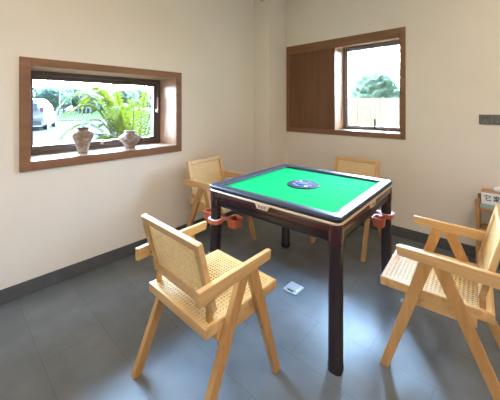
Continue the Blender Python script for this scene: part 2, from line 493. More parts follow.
SW, SF, SR, SH = 0.234, 0.241, 0.226, 0.447
def make_chair():
    root = empty('cane_chair', (0, 0, 0))
    # seat frame
    bm = bmesh.new()
    z0, z1, rw = SH-0.044, SH, 0.028
    box2(bm, -SW, SW, SF-rw, SF, z0, z1, 0.003); box2(bm, -SW, SW, -SR, -SR+rw, z0, z1, 0.003)
    box2(bm, -SW, -SW+rw, -SR+rw, SF-rw, z0, z1, 0.003); box2(bm, SW-rw, SW, -SR+rw, SF-rw, z0, z1, 0.003)
    obj('seat_frame', bm, M['oakx'], root)
    bm = cane(SW-0.013, (SF+SR)/2-0.013)
    bmesh.ops.translate(bm, vec=(0, (SF-SR)/2, SH+0.0005), verts=bm.verts)
    obj('cane_seat', bm, M['cane'], root)
    # legs: an inverted V each side
    for s in (-1, 1):
        xa, xb = s*0.2345, s*0.2645
        x0, x1 = min(xa, xb), max(xa, xb)
        for top, bot, wt, wb in (((0.030, 0.592), (0.216, 0.0), 0.056, 0.040), ((-0.030, 0.592), (-0.286, 0.0), 0.058, 0.042)):
            bm = bmesh.new()
            k = 1.06
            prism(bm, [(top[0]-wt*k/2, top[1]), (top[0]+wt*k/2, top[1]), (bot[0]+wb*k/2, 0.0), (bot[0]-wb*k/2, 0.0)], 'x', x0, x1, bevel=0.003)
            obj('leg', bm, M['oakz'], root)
        bm = bmesh.new()
        box2(bm, s*0.219-0.015, s*0.219+0.015, -0.165, 0.125, 0.362, z0, 0.003)
        obj('side_rail', bm, M['oak'], root)
        # armrest
        bm = bmesh.new()
        prism(bm, [(-0.284, 0.636), (0.160, 0.645), (0.152, 0.600), (-0.284, 0.574)], 'x', s*0.252-0.0135, s*0.252+0.0135, bevel=0.004)
        obj('armrest', bm, M['oak'], root)
    # backrest : tilted frame with a cane panel
    H, W2, T = 0.318, 0.238, 0.026
    tilt = math.atan2(0.078, 0.305)
    R = Matrix.Rotation(tilt, 3, 'X')
    base = Vector((0, -0.178, 0.497))
    def place(bm):
        bmesh.ops.transform(bm, matrix=Matrix.Translation(base) @ R.to_4x4(), verts=bm.verts)
        return bm
    bm = bmesh.new()
    st, tr, br = 0.040, 0.036, 0.046
    box2(bm, -W2, -W2+st, -T/2, T/2, 0, H, 0.004); box2(bm, W2-st, W2, -T/2, T/2, 0, H, 0.004)
    box2(bm, -W2+st, W2-st, -T/2, T/2, H-tr, H, 0.004); box2(bm, -W2+st, W2-st, -T/2, T/2, 0, br, 0.004)
    bf = obj('back_frame', place(bm), M['oakx'], root)
    for s in (-1, 1):
        for zz in (0.085, 0.115):
            bm = bmesh.new()
            lathe(bm, [(0.0055, 0.0), (0.0055, 0.003)], n=10, cap0=True, cap1=True)
            bmesh.ops.rotate(bm, cent=(0, 0, 0), matrix=Matrix.Rotation(pi/2, 3, 'X'), verts=bm.verts)
            bmesh.ops.translate(bm, vec=(s*(W2-0.018), -T/2+0.001, zz), verts=bm.verts)
            obj('screw_cap', place(bm), M['screw'], bf)
    bm = cane(W2-st+0.004, (H-tr-br)/2+0.004, pitch=0.0145, w=0.0038)
    bmesh.ops.rotate(bm, cent=(0, 0, 0), matrix=Matrix.Rotation(pi/2, 3, 'X'), verts=bm.verts)
    bmesh.ops.translate(bm, vec=(0, 0, br+(H-tr-br)/2), verts=bm.verts)
    obj('cane_back', place(bm), M['cane'], root)
    for s in (-1, 1):
        bm = bmesh.new()
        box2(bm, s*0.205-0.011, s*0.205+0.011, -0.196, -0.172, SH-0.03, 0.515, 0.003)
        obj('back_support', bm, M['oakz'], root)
    return root

chair = make_chair()
CH = [(-1.146, 0.950, -0.002, 'oak cane armchair with its back to the camera, nearest on the left of the table'),
      (-2.141, 1.906, -1.498, 'oak cane armchair against the left wall below and right of the long window'),
      (-1.220, 2.725, 3.145, 'oak cane armchair behind the table under the window with the wooden shutter'),
      (-0.300, 1.844, 1.641, 'oak cane armchair cut off by the right edge, in front of the small wooden stand')]
for i, (x, y, rz, lab) in enumerate(CH):
    o = chair if i == 0 else copy_tree(chair)
    o.location = (x, y, 0); o.rotation_euler = (0, 0, rz)
for o, (x, y, rz, lab) in zip([o for o in COL.objects if o.parent is None and o.name.startswith('cane_chair')], CH):
    tag(o, lab, 'chair', 'oak cane armchairs around the mahjong table')

# ------------------------------------------------------------------ mahjong table
TC = (-1.154, 1.833); TR = 0.040; TS = 1.012; TZ = 0.008
tb = empty('mahjong_table', (TC[0], TC[1], 0), TR, label='square mahjong table with green felt, black glossy rim and dark maroon legs', cat='table')
def rot_t(u, v):
    return (TC[0]+cos(TR)*u-sin(TR)*v, TC[1]+sin(TR)*u+cos(TR)*v)
bm = bmesh.new()
rloft(bm, [(0.420, 0.012, 0.750), (0.4820, 0.026, 0.750), (0.4860, 0.026, 0.753), (0.4860, 0.026, 0.759), (0.4830, 0.025, 0.761), (0.4840, 0.026, 0.763),
           (0.4910, 0.028, 0.766), (0.4910, 0.028, 0.774), (0.4860, 0.026, 0.780), (0.4780, 0.020, 0.782), (0.434, 0.016, 0.780),
           (0.425, 0.013, 0.777), (0.420, 0.012, 0.764)], n=6, close=True)
obj('table_rim', bm, M['rim'], tb, auto=40)
bm = bmesh.new(); rloft(bm, [(0.421, 0.012, 0.752), (0.421, 0.012, 0.763)], cap0=True, cap1=True)
obj('felt_surface', bm, M['felt'], tb)
bm = bmesh.new()
rloft(bm, [(0.43, 0.03, 0.738), (0.4880, 0.042, 0.738), (0.4915, 0.043, 0.740), (0.4915, 0.043, 0.746), (0.4880, 0.042, 0.750), (0.43, 0.03, 0.750)], n=6, close=True)
obj('gold_trim', bm, M['gold'], tb, auto=40)
bm = bmesh.new()
rloft(bm, [(0.44, 0.03, 0.738), (0.486, 0.043, 0.738), (0.488, 0.044, 0.725), (0.487, 0.044, 0.705), (0.484, 0.043, 0.690), (0.479, 0.042, 0.683), (0.44, 0.03, 0.681)], n=7, close=True)
obj('apron', bm, M['maroon'], tb, auto=50)
bm = bmesh.new()
rloft(bm, [(0.44, 0.03, 0.690), (0.476, 0.036, 0.690), (0.474, 0.036, 0.655), (0.468, 0.036, 0.638), (0.455, 0.034, 0.630), (0.44, 0.03, 0.634)], n=6, close=True)
obj('skirt', bm, M['skirt'], tb, auto=50)
for su, sv in ((1, -1), (-1, -1), (1, 1), (-1, 1)):
    bm = bmesh.new()
    rloft(bm, [(0.030, 0.022, 0.624), (0.035, 0.025, 0.628), (0.0375, 0.027, 0.640), (0.0385, 0.028, 0.690), (0.0385, 0.028, 0.735)], n=6, c=(su*0.4505, sv*0.4505), cap0=True, cap1=True)
    obj('corner_block', bm, M['maroon'], tb, auto=50)
bm = bmesh.new()
rloft(bm, [(0.43, 0.03, 0.742), (0.437, 0.03, 0.66), (0.430, 0.04, 0.640), (0.40, 0.05, 0.622), (0.33, 0.06, 0.606)], n=6, cap0=True, cap1=True)
obj('machine_body', bm, M['black'], tb, auto=40)
for fu, fv in ((0.456, -0.468), (-0.460, -0.460), (0.454, 0.454), (-0.456, 0.456)):      # slightly splayed feet
    bm = bmesh.new()
    tu, tv = math.copysign(0.451, fu), math.copysign(0.451, fv)
    rings = []
    for h, r, z in ((0.036, 0.024, 0.0), (0.036, 0.024, 0.03), (0.034, 0.023, 0.034), (0.033, 0.023, 0.640), (0.033, 0.023, 0.70)):
        t = z/0.70
        rings.append([(fu+(tu-fu)*t+x, fv+(tv-fv)*t+y, z) for x, y in rrect(h, h, r, 7)])
    loft(bm, rings, cap0=True, cap1=True)
    obj('leg', bm, M['legdark'], tb, auto=40)
# badges on the trim, middle of each side
for k in range(4):
    a = k*pi/2
    R = Matrix.Rotation(a, 4, 'Z')
    bm = bmesh.new()
    prism(bm, [(-0.060, 0.748), (0.060, 0.748), (0.040, 0.712), (-0.040, 0.712)], 'y', -0.496, -0.484, bevel=0.002)
    bmesh.ops.transform(bm, matrix=R, verts=bm.verts)
    bd = obj('badge', bm, M['gold'], tb)
    bd['label'] = 'pale trapezoid badge'
    bm = bmesh.new()
    for j, px in enumerate((-0.022, 0.0, 0.022)):
        box(bm, (px, -0.4965, 0.733), (0.012, 0.0015, 0.003)); box(bm, (px, -0.4965, 0.724), (0.013, 0.0015, 0.003))
        box(bm, (px-0.004+0.004*(j % 2), -0.4965, 0.7285), (0.003, 0.0015, 0.014))
    bmesh.ops.transform(bm, matrix=R, verts=bm.verts)
    obj('emblem', bm, M['black'], bd)
# central control dial
bm = bmesh.new(); lathe(bm, [(0.118, 0.761), (0.118, 0.7665), (0.114, 0.7685), (0.0, 0.7685)], n=48, cap0=False)
bmesh.ops.remove_doubles(bm, verts=bm.verts, dist=1e-5)
dl = obj('control_dial', bm, M['dial'], tb)
dl['label'] = 'round black control dial with blue centre'
bm = bmesh.new(); lathe(bm, [(0.090, 0.7680), (0.090, 0.7695), (0.046, 0.7695), (0.046, 0.7680)], n=48, cap0=False)
obj('blue_ring', bm, M['dialblue'], dl)
bm = bmesh.new(); lathe(bm, [(0.042, 0.7680), (0.040, 0.771), (0.030, 0.773), (0.015, 0.7745), (0.002, 0.775)], n=32, cap0=False, cap1=True)
obj('dice_dome', bm, M['dialgrey'], dl, smooth=True)
for k, (ang, mm) in enumerate(((15, 'dialred'), (-15, 'dialwhite'), (75, 'dialcyan'), (105, 'dialred'), (165, 'dialwhite'), (195, 'dialred'), (255, 'dialred'), (285, 'dialcyan'))):
    a = radians(ang-30)
    bm = bmesh.new()
    box(bm, (0.068*cos(a), 0.068*sin(a), 0.7705), (0.017, 0.026, 0.003), rot=Matrix.Rotation(a, 3, 'Z'), bevel=0.001)
    obj('button', bm, M[mm], dl)
tb.scale = (TS, TS, 1.009)

# cup holders clamped on the legs
def cup(bm, c, h, z0, z1):
    rloft(bm, [(h*0.86, 0.012, z0), (h, 0.014, z1), (h+0.004, 0.016, z1), (h+0.004, 0.016, z1+0.006), (h-0.004, 0.012, z1+0.006), (h*0.86-0.004, 0.010, z0+0.005)],
          n=4, c=c, cap0=True, cap1=True)
def cup_holder(uv, cups, label):
    p = rot_t(*uv)
    r = empty('cup_holder', (p[0], p[1], 0.53), TR, label=label, cat='cup holder', group='red clip-on cup holders on the table legs')
    bm = bmesh.new()
    rloft(bm, [(0.0348, 0.024, -0.018), (0.050, 0.032, -0.018), (0.052, 0.034, 0.006), (0.050, 0.032, 0.010), (0.0348, 0.024, 0.010)], n=5, close=True)
    obj('clamp_ring', bm, M['redplastic'], r, auto=40)
    bm = bmesh.new()
    rloft(bm, [(0.0348, 0.024, 0.010), (0.049, 0.032, 0.010), (0.049, 0.032, 0.013), (0.0348, 0.024, 0.013)], n=5, close=True)  # thin whitish ring laid over the top face of the clamp
    o = obj('white_ring', bm, M['ringwhite'], r); o['label'] = 'thin white ring on the clamp'
    for (cx, cy, hh, dz) in cups:
        d = Vector((cx, cy, 0)); L = d.length; d.normalize()
        bm = bmesh.new()
        a = math.atan2(cy, cx)
        box(bm, tuple(d*(0.05+(L-hh-0.05)/2+0.004) + Vector((0, 0, dz+0.012))), (max(0.02, L-hh-0.05+0.024), 0.03, 0.016), rot=Matrix.Rotation(a, 3, 'Z'), bevel=0.003)
        obj('bracket', bm, M['redplastic'], r)
        bm = bmesh.new(); cup(bm, (cx, cy), hh, -0.040+dz, 0.018+dz)
        obj('cup', bm, M['redplastic'], r, auto=35)
    return r
cup_holder((-0.4585, -0.4585), [(0.124, 0.070, 0.045, 0.0), (-0.125, 0.05, 0.036, 0.0)], 'red clip-on cup holder on the table leg nearest the long window')
cup_holder((0.4572, 0.4572), [(-0.115, -0.045, 0.040, 0.0), (-0.012, -0.135, 0.040, -0.008)], 'red clip-on cup holder on the right-hand table leg nearest the back wall')

# ------------------------------------------------------------------ small things in the room
o = empty('floor_socket', (-1.199, 1.775, 0), 0.0, label='small square steel floor socket on the dark tiles beneath the table', cat='floor socket')
bm = bmesh.new(); rloft(bm, [(0.058, 0.004, 0.0), (0.058, 0.004, 0.006), (0.055, 0.004, 0.009)], cap0=True, cap1=True)
obj('base_plate', bm, M['steel'], o)
bm = bmesh.new(); box(bm, (0.0, 0.006, 0.0115), (0.085, 0.078, 0.006), bevel=0.0015)
obj('lid', bm, M['steel'], o)
bm = bmesh.new(); box(bm, (0.0, -0.045, 0.0105), (0.05, 0.010, 0.004), bevel=0.001)
obj('latch', bm, M['cargrey'], o)

def vase(name, loc, prof, label):
    bm = bmesh.new(); lathe(bm, prof, n=32, cap0=True, cap1=True)
    bmesh.ops.remove_doubles(bm, verts=bm.verts, dist=1e-5)
    o = obj(name, bm, M['vase'], auto=60)
    o.location = loc
    return tag(o, label, 'vase', 'weathered vases on the window sill')
SZ = LZ0+0.003
vase('ceramic_vase', (-2.715, 0.822, SZ), [(0.034, 0), (0.040, 0.004), (0.043, 0.03), (0.060, 0.085), (0.078, 0.130), (0.084, 0.155), (0.080, 0.172), (0.062, 0.188),
     (0.042, 0.197), (0.040, 0.203), (0.050, 0.212), (0.056, 0.218), (0.052, 0.220), (0.036, 0.206), (0.034, 0.195), (0.045, 0.18), (0.01, 0.02)],
     'tall shouldered weathered ceramic vase on the sill, the left one of two')
vase('ceramic_vase', (-2.713, 1.230, SZ), [(0.040, 0), (0.044, 0.004), (0.050, 0.02), (0.076, 0.058), (0.099, 0.088), (0.102, 0.098), (0.092, 0.112), (0.066, 0.130),
     (0.048, 0.140), (0.045, 0.150), (0.050, 0.160), (0.055, 0.166), (0.050, 0.168), (0.040, 0.152), (0.040, 0.14), (0.06, 0.11), (0.01, 0.02)],
     'squat wide-bellied weathered ceramic vase on the sill, the right one of two')

# switch plates on the back wall
o = empty('wall_socket', (-0.183, YB, 1.2405), label='grey socket plate with dark holes on the back wall, left of the pair', cat='socket')
bm = bmesh.new(); box(bm, (0, -0.005, 0), (0.086, 0.010, 0.086), bevel=0.002); obj('face_plate', bm, M['greyplate'], o)
for hx, hz in ((-0.012, 0.018), (0.012, 0.018)):
    bm = bmesh.new(); box(bm, (hx, -0.0105, hz), (0.008, 0.002, 0.010)); obj('pin_hole', bm, M['darkhole'], o)
for hx, hz, ra in ((0.0, -0.010, 0), (-0.013, -0.026, 0.5), (0.013, -0.026, -0.5)):
    bm = bmesh.new(); box(bm, (hx, -0.0105, hz), (0.005, 0.002, 0.013), rot=Matrix.Rotation(ra, 3, 'Y')); obj('pin_hole', bm, M['lightdot'], o)
o = empty('wall_switch', (-0.096, YB, 1.2405), label='grey switch plate on the back wall touching the socket plate', cat='switch')
bm = bmesh.new(); box(bm, (0, -0.005, 0), (0.086, 0.010, 0.086), bevel=0.002); obj('face_plate', bm, M['greyplate'], o)
bm = bmesh.new(); box(bm, (0, -0.0115, 0), (0.060, 0.004, 0.064), bevel=0.001); obj('rocker', bm, M['greyplate'], o)
bm = bmesh.new(); box(bm, (-0.008, -0.014, -0.018), (0.012, 0.002, 0.006)); obj('indicator', bm, M['lightdot'], o)

bm = bmesh.new(); box(bm, (0, -0.006, 0), (0.075, 0.012, 0.07), bevel=0.004)
o = obj('wall_tag', bm, M['tagyellow']); o.location = (-2.405, 2.848, 2.765)
tag(o, 'small yellow-green tag high up on the corner column', 'tag')

# wooden stand with a glass slab, tissue box on it
SX0, SX1, SY0, SY1 = -0.232, 0.235, 3.02, 3.215
st = empty('side_stand', (SX0, SY0, 0), label='small honey-coloured wooden stand against the back wall behind the right chair', cat='stand')
def sobj(name, bm, mat, parent=st):
    bmesh.ops.translate(bm, vec=(-SX0, -SY0, 0), verts=bm.verts)
    return obj(name, bm, mat, parent)
for x in (SX0, SX1-0.024):
    for y in (SY0, SY1-0.024):
        bm = bmesh.new(); box2(bm, x, x+0.024, y, y+0.024, 0, 0.590, 0.003)
        sobj('post', bm, M['orangewood'])
for z in (0.490, 0.310):
    bm = bmesh.new(); box2(bm, SX0+0.024, SX1-0.024, SY0+0.002, SY0+0.02, z, z+0.026, 0.002); sobj('front_rail', bm, M['orangewoodx'])
    bm = bmesh.new(); box2(bm, SX0+0.024, SX1-0.024, SY1-0.02, SY1-0.002, z, z+0.026, 0.002); sobj('back_rail', bm, M['orangewoodx'])
    for x in (SX0, SX1-0.024):
        bm = bmesh.new(); box2(bm, x+0.003, x+0.021, SY0+0.024, SY1-0.024, z, z+0.026, 0.002); sobj('side_rail', bm, M['orangewood'])
bm = bmesh.new(); box2(bm, SX0+0.024, SX1-0.024, SY0+0.02, SY1-0.02, 0.315, 0.331); sobj('lower_shelf', bm, M['orangewoodx'])
bm = bmesh.new(); box2(bm, SX0+0.026, SX1-0.026, SY0+0.004, SY1-0.004, 0.517, 0.547, 0.003)
o = sobj('glass_shelf', bm, M['shelfglass']); o['label'] = 'greenish glass slab'

tx, ty, tz = -0.036, 3.11, 0.547
tbx = empty('tissue_box', (tx-0.01, ty, tz), label='white-fronted tissue box with black characters on the wooden stand', cat='tissue box')
bm = bmesh.new(); box2(bm, -0.155, 0.155, -0.062, 0.062, 0, 0.105, 0.004); obj('body', bm, M['orangewoodx'], tbx)
bm = bmesh.new(); box2(bm, -0.152, 0.152, -0.066, -0.0615, 0.003, 0.098, 0.001); fp = obj('front_card', bm, M['boxwhite'], tbx)
bm = bmesh.new()
rnd = random.Random(4)
rings = []
for k, (zz, rr) in enumerate(((0.100, 0.030), (0.118, 0.045), (0.140, 0.040), (0.150, 0.020))):
    rings.append([((rr*(1+0.25*rnd.uniform(-1, 1)))*cos(2*pi*i/10)*1.15-0.03, rr*0.5*sin(2*pi*i/10), zz+rnd.uniform(-0.012, 0.012)*(k > 0)) for i in range(10)])
loft(bm, rings, cap0=True, cap1=True)
obj('tissue', bm, M['paper'], tbx, smooth=True)
STROKES = [
  [[(5, 10), (5.4, 9)], [(1, 7.2), (1, 8.7), (9, 8.7), (8.6, 7.2)], [(8, 6), (3, 4.3)], [(3, 6.8), (3, 1.5), (3.6, 0.8), (8.6, 0.8), (9, 2.5)]],
  [[(5, 10.2), (5.3, 9.4)], [(1, 7.6), (1, 8.8), (9, 8.8), (9, 7.6)], [(2.5, 7.2), (7.5, 7.2)], [(5, 7.2), (1.5, 5)], [(4.5, 6), (6, 3.5), (5.6, .6), (4.4, 1)],
   [(5.3, 4.8), (1.5, 2.7)], [(5.6, 3.6), (1.2, .8)], [(8.2, 6), (6.2, 4.6)], [(6, 4.5), (9.4, 1)]],
  [[(2.2, 9.8), (1, 6.8)], [(1.4, 8), (4.2, 8)], [(2.6, 10), (2.6, 0.3)], [(.8, 3.6), (4.4, 4.8)], [(6, 10), (4.6, 6.2)], [(5.8, 8.4), (9.4, 8.4), (8.8, 1), (7.8, 1.2)],
   [(7, 8.2), (4.6, 3)], [(8.2, 8.2), (5.2, 1.6)]]]
bm = bmesh.new()
for ci, ch in enumerate(STROKES):
    for stn in ch:
        for p, q in zip(stn[:-1], stn[1:]):
            sc = 0.0046
            ax, az = -0.134+ci*0.056+p[0]*sc, 0.032+p[1]*sc
            bx, bz = -0.134+ci*0.056+q[0]*sc, 0.032+q[1]*sc
            L = math.hypot(bx-ax, bz-az); an = math.atan2(bz-az, bx-ax)
            box(bm, ((ax+bx)/2, -0.0662, (az+bz)/2), (L+0.004, 0.0010, 0.0055), rot=Matrix.Rotation(-an, 3, 'Y'))
obj('lettering', bm, M['ink'], fp)

# ------------------------------------------------------------------ ceiling lamps (warm panel lights)
def panel_lamp(x, y, label):
    r = empty('ceiling_lamp', (x, y, ZC), label=label, cat='ceiling lamp', group='square ceiling lamps')
    bm = bmesh.new(); rect = [(0.31, 0.02, -0.001), (0.31, 0.02, -0.03), (0.285, 0.015, -0.03), (0.285, 0.015, -0.015)]
    rloft(bm, rect, n=3, cap0=True); obj('lamp_frame', bm, M['lampframe'], r)
    bm = bmesh.new(); box(bm, (0, 0, -0.018), (0.565, 0.565, 0.008)); obj('diffuser', bm, M['lamp'], r)
panel_lamp(0.9, 0.2, 'square warm ceiling lamp above the place of the camera')
panel_lamp(0.9, 2.0, 'square warm ceiling lamp above the right chair')
panel_lamp(-0.9, 0.2, 'square warm ceiling lamp above the near left floor')

# ------------------------------------------------------------------ outdoors
GZ = 0.10
bm = bmesh.new()
box2(bm, -10.6, XLO-0.02, -40, 60, -0.15, GZ-0.01)
tag(obj('lawn', bm, M['lawn']), kind='structure')
bm = bmesh.new(); box2(bm, -30.5, -10.6, -40, 60, -0.15, GZ-0.005)
tag(obj('driveway', bm, M['concrete']), kind='structure')
bm = bmesh.new(); box2(bm, -140, -30.5, -100, 120, -0.15, GZ+0.02)
tag(obj('meadow', bm, M['meadow']), kind='structure')
bm = bmesh.new(); box2(bm, XLO, 60, YBO+0.02, 60, -0.3, -0.05)
tag(obj('yard', bm, M['farfield']), kind='structure')

def lumpy(bm, c, r, seed, sub=3, amp=0.35, freq=1.3, flat=0.85):
    b = bmesh.new()
    bmesh.ops.create_icosphere(b, subdivisions=sub, radius=1.0)
    off = Vector((seed*3.17, seed*1.3, seed*0.7))
    for v in b.verts:
        n = noise.fractal(v.co*freq*1.6+off, 0.9, 2.1, 4)
        v.co *= 1+amp*n
        v.co.z *= flat
    bmesh.ops.scale(b, vec=(r, r, r), verts=b.verts)
    bmesh.ops.translate(b, vec=c, verts=b.verts)
    return add(bm, b)
def tree(x, y, z, h, w, seed, label, group, mat='tree', trunk=True):
    r = empty('tree', (x, y, z), label=label, cat='tree', group=group)
    rnd = random.Random(seed)
    bm = bmesh.new()
    for k in range(9):
        a = rnd.uniform(0, 2*pi); d = rnd.uniform(0, 0.30)*w
        lumpy(bm, (d*cos(a), d*sin(a), h*rnd.uniform(0.35, 0.72)), w*rnd.uniform(0.24, 0.34), seed*10+k, sub=4, amp=0.36, freq=3.2)
    lumpy(bm, (0, 0, h*0.5), w*0.40, seed*10+9, sub=4, amp=0.36, freq=3.2)
    obj('crown', bm, M[mat], r, smooth=True)
    bm = bmesh.new(); tube(bm, [(0, 0, 0), (0.05, 0, h*0.25), (0, 0.05, h*0.5)], [w*0.05, w*0.04, w*0.03])
    obj('trunk', bm, M['trunk'], r)

def along_left(px, X):
    """a point on plane x = X that lies in image column px"""
    r = (px-250)/285.
    d = (r*0.734-0.679, r*0.679+0.734)
    return (X, d[1]*X/d[0])
k = 0
for px, h, mat in ((8, 6.0, 'tree'), (24, 5.8, 'tree'), (40, 6.2, 'tree'), (52, 5.6, 'tree2'), (64, 6.2, 'tree2'), (75, 6.0, 'tree2'), (87, 5.2, 'tree'), (99, 5.8, 'tree'),
                   (111, 6.2, 'tree2'), (124, 6.0, 'tree'), (138, 6.4, 'tree'), (152, 5.6, 'tree2')):
    X = (-62, -76, -90)[k % 3]
    x, y = along_left(px, X)
    tree(x, y, GZ, h*(0.86, 1.0, 1.14)[k % 3], 5.6, 11+k, 'blue-green tree in the far row beyond the meadow', 'far row of trees', mat)
    k += 1

# lamp post and wire fence posts at the far side of the meadow
x, y = along_left(59.3, -52)
bm = bmesh.new(); tube(bm, [(0, 0, 0), (0, 0, 4.0)], [0.14, 0.10], n=8); box(bm, (0.35, 0, 4.0), (0.8, 0.2, 0.1))
o = obj('lamp_post', bm, M['polewhite']); o.location = (x, y, GZ+0.02)
tag(o, 'white lamp post in front of the far trees', 'lamp post')
fy0, fy1 = along_left(34, -46)[1], along_left(90, -46)[1]
stp = (fy1-fy0)/13
for i in range(14):
    bm = bmesh.new(); box2(bm, -0.06, 0.06, -0.06, 0.06, 0, 1.25); h2 = stp/2-0.03
    box2(bm, -0.03, 0.03, -h2, h2, 1.05, 1.12); box2(bm, -0.03, 0.03, -h2, h2, 0.55, 0.62)
    o = obj('field_fence', bm, M['polewhite']); o.location = (-46, fy0+i*stp, GZ+0.02)
    tag(o, 'section of pale post-and-rail fence across the meadow', 'fence', 'pale rail fence across the meadow')
# low shrubs along the drive edge
fy0, fy1 = along_left(57, -29.6)[1], along_left(92, -29.6)[1]
stp = (fy1-fy0)/5
for i in range(6):
    bm = bmesh.new()
    for q in range(4): lumpy(bm, (0, (q-1.5)*stp*0.19, stp*0.09), stp*0.16, 70+i*5+q, sub=3, amp=0.35, freq=2, flat=0.8)
    o = obj('low_shrub', bm, M['tree'], smooth=True); o.location = (-29.6, fy0+i*stp, GZ)
    tag(o, 'low clipped shrub at the far edge of the concrete drive', 'shrub', 'shrubs along the drive')

# white people carrier, seen from the rear right
def car(loc, rz):
    r = empty('car', loc, rz, label='white hatchback car parked on the concrete drive outside the long window', cat='car')
    # local: +y forward, x right
    W, Lr, Lf = 0.86, -2.15, 2.15
    sect = [  # y, half width low, half width roof, z low, z belt, z roof
        (-2.15, 0.74, 0.60, 0.45, 0.95, 0.99), (-2.10, 0.82, 0.64, 0.30, 0.98, 1.20), (-1.90, 0.85, 0.66, 0.26, 1.00, 1.55), (-1.5, 0.87, 0.66, 0.24, 1.00, 1.66),
        (-0.6, 0.87, 0.67, 0.22, 0.98, 1.71), (0.2, 0.87, 0.66, 0.22, 0.97, 1.67), (0.7, 0.87, 0.64, 0.22, 0.96, 1.50), (1.25, 0.86, 0.66, 0.23, 0.95, 1.06),
        (1.8, 0.82, 0.62, 0.26, 0.84, 0.88), (2.10, 0.72, 0.52, 0.34, 0.66, 0.70), (2.15, 0.66, 0.5, 0.42, 0.58, 0.6)]
    rings = []
    for y, wl, wr, zl, zb, zr in sect:
        pr = [(wl*0.92, zl), (wl, zl+0.12), (wl+0.01, (zl+zb)/2), (wl-0.01, zb), (wr+0.06*(zr-zb), zb+(zr-zb)*0.75), (wr*0.88, zr-0.01), (wr*0.5, zr+0.01)]
        ring = [(x, y, z) for x, z in pr] + [(-x, y, z) for x, z in reversed(pr)]
        rings.append(ring)
    bm = bmesh.new(); loft(bm, rings, cap0=True, cap1=True)
    b = obj('body', bm, M['carwhite'], r, auto=50)
    for s in (-1, 1):
        for y0, y1, zt in ((-1.70, -0.95, 1.50), (-0.90, -0.02, 1.54), (0.03, 0.62, 1.42)):
            bm = bmesh.new()
            prism(bm, [(y0, 1.06), (y1, 1.06), (y1-0.04, zt), (y0+0.08, zt)], 'x', s*0.755-0.06, s*0.755+0.06, bevel=0.01)
            sh = 0.16*s
            for v in bm.verts: v.co.x -= s*(v.co.z-1.06)*0.34-0.055*s
            obj('side_window', bm, M['carglass'], b)
        bm = bmesh.new(); box(bm, (s*0.735, -2.03, 1.10), (0.17, 0.20, 0.30), rot=Matrix.Rotation(-0.12, 3, 'X'), bevel=0.03); obj('tail_light', bm, M['carred'], r)
        for y in (-1.30, 1.32):
            bm = bmesh.new(); lathe(bm, [(0.20, -0.11), (0.31, -0.11), (0.325, -0.08), (0.325, 0.08), (0.31, 0.11), (0.20, 0.11)], n=24, cap0=True, cap1=True)
            bmesh.ops.rotate(bm, cent=(0, 0, 0), matrix=Matrix.Rotation(pi/2, 3, 'Y'), verts=bm.verts)
            bmesh.ops.translate(bm, vec=(s*0.785, y, 0.325), verts=bm.verts)
            w = obj('wheel', bm, M['carblack'], r)
            bm = bmesh.new(); lathe(bm, [(0.19, -0.01), (0.18, 0.012), (0.05, 0.02)], n=20, cap0=True, cap1=True)
            bmesh.ops.rotate(bm, cent=(0, 0, 0), matrix=Matrix.Rotation(s*pi/2, 3, 'Y'), verts=bm.verts)
            bmesh.ops.translate(bm, vec=(s*0.895, y, 0.325), verts=bm.verts)
            obj('wheel_rim', bm, M['cargrey'], w)
    bm = bmesh.new(); prism(bm, [(-0.56, 1.08), (0.56, 1.08), (0.50, 1.46), (-0.50, 1.46)], 'y', -2.17, -2.05, bevel=0.01)
    for v in bm.verts: v.co.y += (v.co.z-1.08)*0.55
    obj('rear_window', bm, M['carglass'], r)
    bm = bmesh.new(); box(bm, (0, -2.12, 0.40), (1.50, 0.16, 0.24), bevel=0.04); obj('rear_bumper', bm, M['cargrey'], r)
    bm = bmesh.new(); box(bm, (0, -2.17, 0.80), (0.46, 0.03, 0.13), bevel=0.006); obj('number_plate', bm, M['carglass'], r)
    bm = bmesh.new(); lathe(bm, [(0.07, 0), (0.07, 0.01)], n=14, cap0=True, cap1=True)
    bmesh.ops.rotate(bm, cent=(0, 0, 0), matrix=Matrix.Rotation(pi/2, 3, 'Y'), verts=bm.verts)
    bmesh.ops.translate(bm, vec=(0.872, -1.62, 0.86), verts=bm.verts); obj('fuel_cap', bm, M['cargrey'], r)
    bm = bmesh.new(); box(bm, (0, -1.80, 1.64), (1.15, 0.22, 0.04), rot=Matrix.Rotation(0.1, 3, 'X'), bevel=0.012); obj('spoiler', bm, M['carwhite'], r)
    return r
CARD = (-0.80, 0.30)
car((-20.6, 3.66, GZ-0.005), math.atan2(-CARD[0], CARD[1]))

